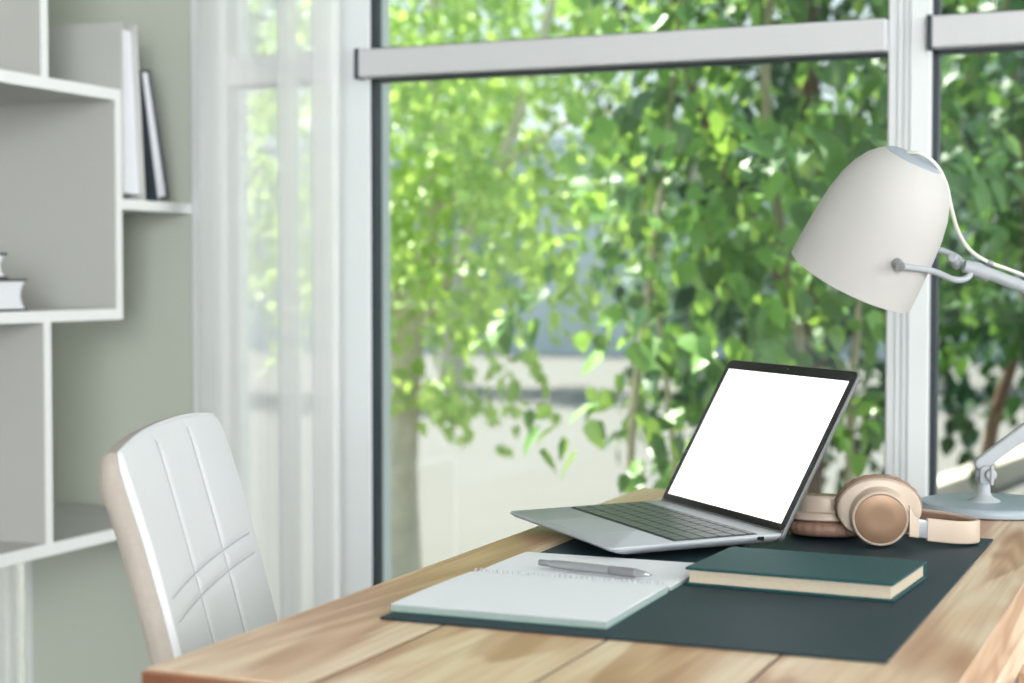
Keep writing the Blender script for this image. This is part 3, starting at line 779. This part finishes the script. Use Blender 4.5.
for ss in (0.157, 0.181, 0.36): tube(bm, [back_pt(0.012 + (CWID - 0.024) * i / 40, ss, -0.0004 + 0.006 * max(0, 1 - min(i, 40 - i) / 1.5)) for i in range(41)], 0.0011, 6)
obj('seam', bm, THREAD, br, smooth=True)
# rear shell of woven fabric, wraps the side
bm = NB(); cur = None; R2 = []
for dy, ins in ((0.0028, 0.0), (0.014, -0.001), (0.023, 0.002), (0.031, 0.009), (0.035, 0.022)):
    cx = sum(c.x for c in rim_co) / len(rim_co)
    row = []
    for c in rim_co:
        tk = 1.0 - 0.30 * max(0.0, min(1.0, (c.z - TOPZ + 0.05) / 0.05))
        x = c.x + (ins if c.x < CWID / 2 else -ins) * (1 if abs(c.x - CWID / 2) > 0.1 else abs(c.x - CWID / 2) / 0.1)
        z = c.z - ins * max(0.0, min(1.0, (c.z - TOPZ + 0.06) / 0.04))
        row.append(bm.verts.new((x, c.y + 0.0028 + (dy - 0.0028) * tk, z)))
    R2.append(row)
for a, b in zip(R2, R2[1:]):
    for i in range(len(a) - 1): bm.faces.new((a[i], a[i + 1], b[i + 1], b[i]))
last = R2[-1]; n = len(last)
for i in range((n - 1) // 2): 
    q4 = (i, i + 1, n - 2 - i, n - 1 - i); q4 = q4[:2] + q4[3:] if q4[1] == q4[2] else q4
    bm.faces.new([last[q] for q in q4])
obj('back_shell', bm, LINEN, ch, smooth=True, sharp=180)
bm = NB(); tube(bm, [c + Vector((0, 0.0024, 0.0)) for c in rim_co], 0.0024, 8); obj('piping', bm, LEATH, br, smooth=True)
bm = NB(); slab(bm, 0.0, CWID, -0.60, -0.125, 0.43, 0.505, 0.05, 8, 0.015); obj('seat', bm, LEATH, ch, smooth=True, sharp=60)
bm = NB(); box(bm, 0.03, CWID - 0.03, -0.57, -0.12, 0.41, 0.431); obj('seat_frame', bm, LINEN, ch, bevel=0.004)
for x in (0.05, CWID - 0.05):
    for y in (-0.54, -0.16):
        bm = NB(); tube(bm, [(x, y, 0.41), (x + (0.02 if x > 0.2 else -0.02), y + (0.02 if y > -0.3 else -0.02), 0.0)], [0.016, 0.011], 14); obj('leg', bm, CHROME, ch, smooth=True)

# ------------------------------------------------------------------ outdoors
def leaves(name, centres, axes, normals, sizes, mat_, parent, wid=0.62):
    """one mesh of folded, pointed leaves"""
    C = np.array(centres); A = np.array(axes); Nn = np.array(normals); s = np.array(sizes)[:, None]
    A /= np.linalg.norm(A, axis=1)[:, None]
    Nn = Nn - A * (Nn * A).sum(1)[:, None]; Nn /= np.linalg.norm(Nn, axis=1)[:, None] + 1e-9
    B = np.cross(A, Nn)
    tpl = [(0, 0, 0), (.28, 0, -.02), (.65, 0, -.05), (1, 0, -.16), (.22, .42, .06), (.62, .33, .02), (.22, -.42, .06), (.62, -.33, .02)]
    V = np.stack([C + s * (A * a + B * (b * wid * 1.25) + Nn * c) for a, b, c in tpl], 1).reshape(-1, 3)
    f = [(0, 1, 4), (1, 2, 5, 4), (2, 3, 5), (0, 6, 1), (1, 6, 7, 2), (2, 7, 3)]
    n = len(C); F = []
    for i in range(n):
        o = i * 8; F += [tuple(o + q for q in ff) for ff in f]
    me = bpy.data.meshes.new(name); me.from_pydata(V.tolist(), [], F)
    return link(name, me, mat_, parent, smooth=True, sharp=180)

def crown(rng, blobs, n, size, droop=0.7, spray=14, spread=0.13):
    """leaf clusters on short sprays inside ellipsoids (centre, radii)"""
    C, A, Nn, Sz = [], [], [], []
    vol = np.array([r[0] * r[1] * r[2] for _, r in blobs]); vol = vol / vol.sum()
    k = 0
    while k < n:
        c, r = blobs[rng.choice(len(blobs), p=vol)]
        d = rng.normal(size=3); d /= np.linalg.norm(d); rad = rng.random() ** 0.45
        p = np.array(c) + d * rad * np.array(r)
        out = d * np.array([1, 1, 0.3]) + rng.normal(size=3) * 0.4; out[2] -= 0.25; out /= np.linalg.norm(out)
        for q in range(spray):
            t = q / spray
            pos = p + out * spread * t * 2 + np.array([0, 0, -0.10 * t * t]) + rng.normal(size=3) * spread * 0.36
            a = out * 0.5 + rng.normal(size=3) * 0.45; a[2] -= droop
            nn = np.array([-0.05, -0.42, 0.85]) + rng.normal(size=3) * 0.45 + d * 0.25
            C.append(pos); A.append(a); Nn.append(nn); Sz.append(size * (0.65 + 0.6 * rng.random())); k += 1
    return C, A, Nn, Sz

def plant(name, label, cat, base, stems, blobs, n, size, lm_, sm_, seed, group=None, droop=0.7, spread=0.13, sname='trunk', spray=14):
    rng = np.random.default_rng(seed)
    t = thing(name, label, cat, base, 0, group)
    b0 = np.array(base)
    for nm, pts, rr in stems:
        bm = NB(); P = spline(pts, 6); L = len(P)
        tube(bm, P, [rr[0] + (rr[1] - rr[0]) * i / (L - 1) for i in range(L)], 12 if rr[0] > 0.02 else 7)
        obj(nm, bm, sm_, t, smooth=True)
    C, A, Nn, Sz = crown(rng, blobs, n, size, droop, spray, spread)
    leaves('foliage', C, A, Nn, Sz, lm_, t)
    return t

def cam_to_world(u, depth):
    """ground spot seen in column u at a forward distance"""
    p = FV * depth + RV * ((u - 512) / FPX * depth); return p
GZ = -0.12
bm = NB(); box(bm, -40, 30, YW + 0.2, 60, GZ - 0.2, GZ); struct('ground', bm, PAVE, 'pale sunlit paving outside the window')

def rel(base, pts): return pts
# slender tree left, pale yellow-green
b = cam_to_world(401, 5.9); b.z = GZ
plant('tree', 'slender tree with pale bark trunk and yellow-green leaves outside the left of the window', 'tree', b,
      [('trunk', [(0, 0, 0), (-0.02, 0.02, 0.5), (0.03, 0, 0.95), (0.10, 0.03, 1.4), (0.10, 0.05, 2.0), (0.16, 0.05, 3.2)], (0.080, 0.012)),
       ('branch', [(0.03, 0, 0.95), (0.3, -0.05, 1.35), (0.55, -0.1, 1.9), (0.75, -0.1, 2.6)], (0.028, 0.010)),
       ('branch', [(0.02, 0, 1.0), (-0.15, 0.0, 1.5), (-0.35, 0.1, 2.2)], (0.026, 0.008)),
       ('branch', [(0.10, 0.03, 1.4), (0.40, 0.1, 1.6), (0.62, 0.2, 1.75), (0.8, 0.2, 1.7)], (0.018, 0.006))],
      [((0.15, 0.0, 1.75), (0.60, 0.55, 0.75)), ((0.45, -0.1, 1.35), (0.40, 0.45, 0.50)), ((0.30, 0.1, 2.5), (0.9, 0.7, 0.7)), ((-0.6, 0.2, 1.7), (0.45, 0.5, 0.8)), ((0.0, -0.1, 1.15), (0.22, 0.3, 0.30)), ((0.08, -0.15, 0.80), (0.26, 0.22, 0.17)), ((0.10, -0.35, 1.6), (0.35, 0.2, 0.8))],
      7500, 0.057, LEAF_Y, BARK, 11, droop=0.6, spread=0.10)
# big-leaved climber / shrub right of centre
b = cam_to_world(735, 4.3); b.z = GZ
plant('shrub', 'tall glossy broad-leaved shrub filling the window behind the laptop', 'shrub', b,
      [('stem', [(-0.25, 0, 0), (-0.28, 0, 0.7), (-0.2, 0, 1.4), (-0.1, 0, 2.3)], (0.014, 0.006)),
       ('stem', [(-0.18, 0.05, 0), (-0.16, 0, 0.7), (-0.3, 0.1, 1.5)], (0.010, 0.005)),
       ('stem', [(0.1, 0.1, 0), (0.15, 0.1, 0.9), (0.05, 0.1, 1.7), (0.2, 0, 2.6)], (0.022, 0.008)),
       ('stem', [(0.3, 0.15, 0), (0.28, 0.1, 0.9), (0.42, 0.1, 1.9)], (0.016, 0.006))],
      [((0.05, 0.1, 1.65), (0.50, 0.40, 0.75)), ((-0.18, 0.0, 1.15), (0.28, 0.3, 0.40)), ((0.0, 0.0, 0.85), (0.30, 0.25, 0.30)), ((0.2, 0.1, 2.4), (0.7, 0.5, 0.5))],
      2400, 0.080, LEAF_G, STEMM, 23, droop=0.65, spread=0.11)
# dark dense tree behind it
b = cam_to_world(800, 6.9); b.z = GZ
plant('tree', 'dark dense tree standing behind the glossy broad-leaved shrub', 'tree', b,
      [('trunk', [(0, 0, 0), (0.05, 0, 1.0), (0.0, 0.1, 2.4)], (0.09, 0.04)), ('branch', [(0.03, 0, 0.9), (0.5, 0, 1.6), (0.9, 0, 2.5)], (0.04, 0.015)), ('branch', [(0.03, 0, 1.0), (-0.4, 0, 1.8), (-0.6, 0, 2.6)], (0.04, 0.015))],
      [((0.0, 0.2, 1.9), (1.0, 0.5, 1.1)), ((0.1, 0.2, 0.9), (0.8, 0.4, 0.6)), ((0.2, 0.2, 2.9), (1.3, 0.7, 0.8))],
      5200, 0.085, LEAF_D, DSTEM, 31, droop=0.5, spread=0.15)
# shrub with brown stems in the right-hand window, shade put into its leaf colour
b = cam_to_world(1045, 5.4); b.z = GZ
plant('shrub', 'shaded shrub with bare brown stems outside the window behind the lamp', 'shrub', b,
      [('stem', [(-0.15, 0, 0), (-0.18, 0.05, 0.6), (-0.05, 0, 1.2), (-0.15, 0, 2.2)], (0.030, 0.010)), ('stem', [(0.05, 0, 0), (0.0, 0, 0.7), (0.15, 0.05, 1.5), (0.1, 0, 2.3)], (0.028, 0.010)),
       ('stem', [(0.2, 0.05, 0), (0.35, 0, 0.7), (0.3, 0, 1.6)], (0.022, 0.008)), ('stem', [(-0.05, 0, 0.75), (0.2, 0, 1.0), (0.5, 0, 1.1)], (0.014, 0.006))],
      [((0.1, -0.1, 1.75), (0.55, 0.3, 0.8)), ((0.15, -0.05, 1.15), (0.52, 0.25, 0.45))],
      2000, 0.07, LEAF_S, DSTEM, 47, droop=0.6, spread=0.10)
b = cam_to_world(1125, 8.7); b.z = GZ
plant('tree', 'dark tree farther back behind the brown-stemmed shrub', 'tree', b,
      [('trunk', [(0, 0, 0), (0.0, 0, 1.2), (0.1, 0.1, 2.8)], (0.09, 0.04))],
      [((0.0, 0.2, 2.0), (0.9, 0.5, 1.2)), ((0.0, 0.2, 0.9), (0.9, 0.4, 0.7))], 4200, 0.09, LEAF_D, DSTEM, 53, droop=0.5, spread=0.16)
# far row of trees beyond the paving
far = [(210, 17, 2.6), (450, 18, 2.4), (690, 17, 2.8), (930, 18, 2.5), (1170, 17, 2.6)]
names = ['pale tree beyond the paving seen through the sheer curtain', 'hazy blue-green tree beyond the paving behind the slender trunk',
         'hazy blue-green tree beyond the paving above the laptop corner', 'far tree beyond the paving behind the window mullion', 'far tree beyond the paving at the right end of the row']
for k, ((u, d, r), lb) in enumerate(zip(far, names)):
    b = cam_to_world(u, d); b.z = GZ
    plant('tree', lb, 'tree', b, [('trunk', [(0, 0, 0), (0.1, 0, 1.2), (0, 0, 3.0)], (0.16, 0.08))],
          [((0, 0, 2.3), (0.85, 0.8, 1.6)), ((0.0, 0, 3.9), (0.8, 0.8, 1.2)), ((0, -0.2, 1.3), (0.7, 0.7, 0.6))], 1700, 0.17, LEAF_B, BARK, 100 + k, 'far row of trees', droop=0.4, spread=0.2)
# kerb and planting bed outside the right-hand window
bm = NB()
a = cam_to_world(905, 7.9); c = cam_to_world(1130, 12.5)
d = (c - a).normalized(); nn = Vector((-d.y, d.x, 0))
loft(bm, [[p + nn * w + Vector((0, 0, z)) for w, z in ((0, GZ), (0.14, GZ), (0.14, GZ + 0.14), (0, GZ + 0.14))] for p in (a, c)])
tag(obj('garden_kerb', bm, KERB, bevel=0.01), 'pale stone kerb edging the planting bed outside right', 'kerb')
bm = NB(); box(bm, -30, 20, 24, 24.4, GZ, 3.2); st = struct('wall_garden', bm, PLASTER, 'grey blue rendered wall far behind the trees')

# ------------------------------------------------------------------ light
w = bpy.data.worlds.new('sky'); S.world = w; w.use_nodes = True
nt = w.node_tree; bg = nt.nodes['Background']
tc = nt.nodes.new('ShaderNodeTexCoord'); sp = nt.nodes.new('ShaderNodeSeparateXYZ'); nt.links.new(tc.outputs['Generated'], sp.inputs[0])
rp = nt.nodes.new('ShaderNodeValToRGB'); nt.links.new(sp.outputs['Z'], rp.inputs[0])
rp.color_ramp.elements[0].position = 0.0; rp.color_ramp.elements[0].color = (0.86, 0.90, 0.92, 1)
rp.color_ramp.elements[1].position = 0.6; rp.color_ramp.elements[1].color = (0.50, 0.68, 0.92, 1)
nt.links.new(rp.outputs[0], bg.inputs['Color']); bg.inputs['Strength'].default_value = 1.5

def sun(name, d, e, col, ang):
    l = bpy.data.lights.new(name, 'SUN'); l.energy = e; l.color = col; l.angle = math.radians(ang)
    o = bpy.data.objects.new(name, l); COL.objects.link(o); o.rotation_euler = Vector(d).to_track_quat('-Z', 'Y').to_euler(); return o
sun('sun', (0.46, -0.22, -0.86), 18.0, (1.0, 0.94, 0.82), 0.6)
def area(name, loc, tgt, sx, sy, e, col):
    l = bpy.data.lights.new(name, 'AREA'); l.shape = 'RECTANGLE'; l.size = sx; l.size_y = sy; l.energy = e; l.color = col
    o = bpy.data.objects.new(name, l); COL.objects.link(o); o.location = loc
    o.rotation_euler = (Vector(tgt) - Vector(loc)).to_track_quat('-Z', 'Y').to_euler(); return o
area('soft_fill_behind', (1.35, -4.7, 1.65), (-0.9, 2.2, 1.1), 4.2, 2.3, 640, (0.955, 0.97, 1.0))  # added unseen area light; the wall behind it has no window
area('soft_key_right', (3.1, 1.85, 1.5), (-0.9, 1.6, 0.9), 1.9, 2.0, 105, (0.97, 0.98, 1.0))  # added unseen area light from the right, where the wall is solid

vs = S.view_settings
vs.view_transform = 'Standard'; vs.look = 'None'; vs.gamma = 1.0; vs.use_curve_mapping = False; vs.exposure = 0.0
S.cycles.max_bounces = 8; S.cycles.transparent_max_bounces = 24; S.cycles.sample_clamp_indirect = 4.0
S.cycles.caustics_reflective = False; S.cycles.caustics_refractive = False
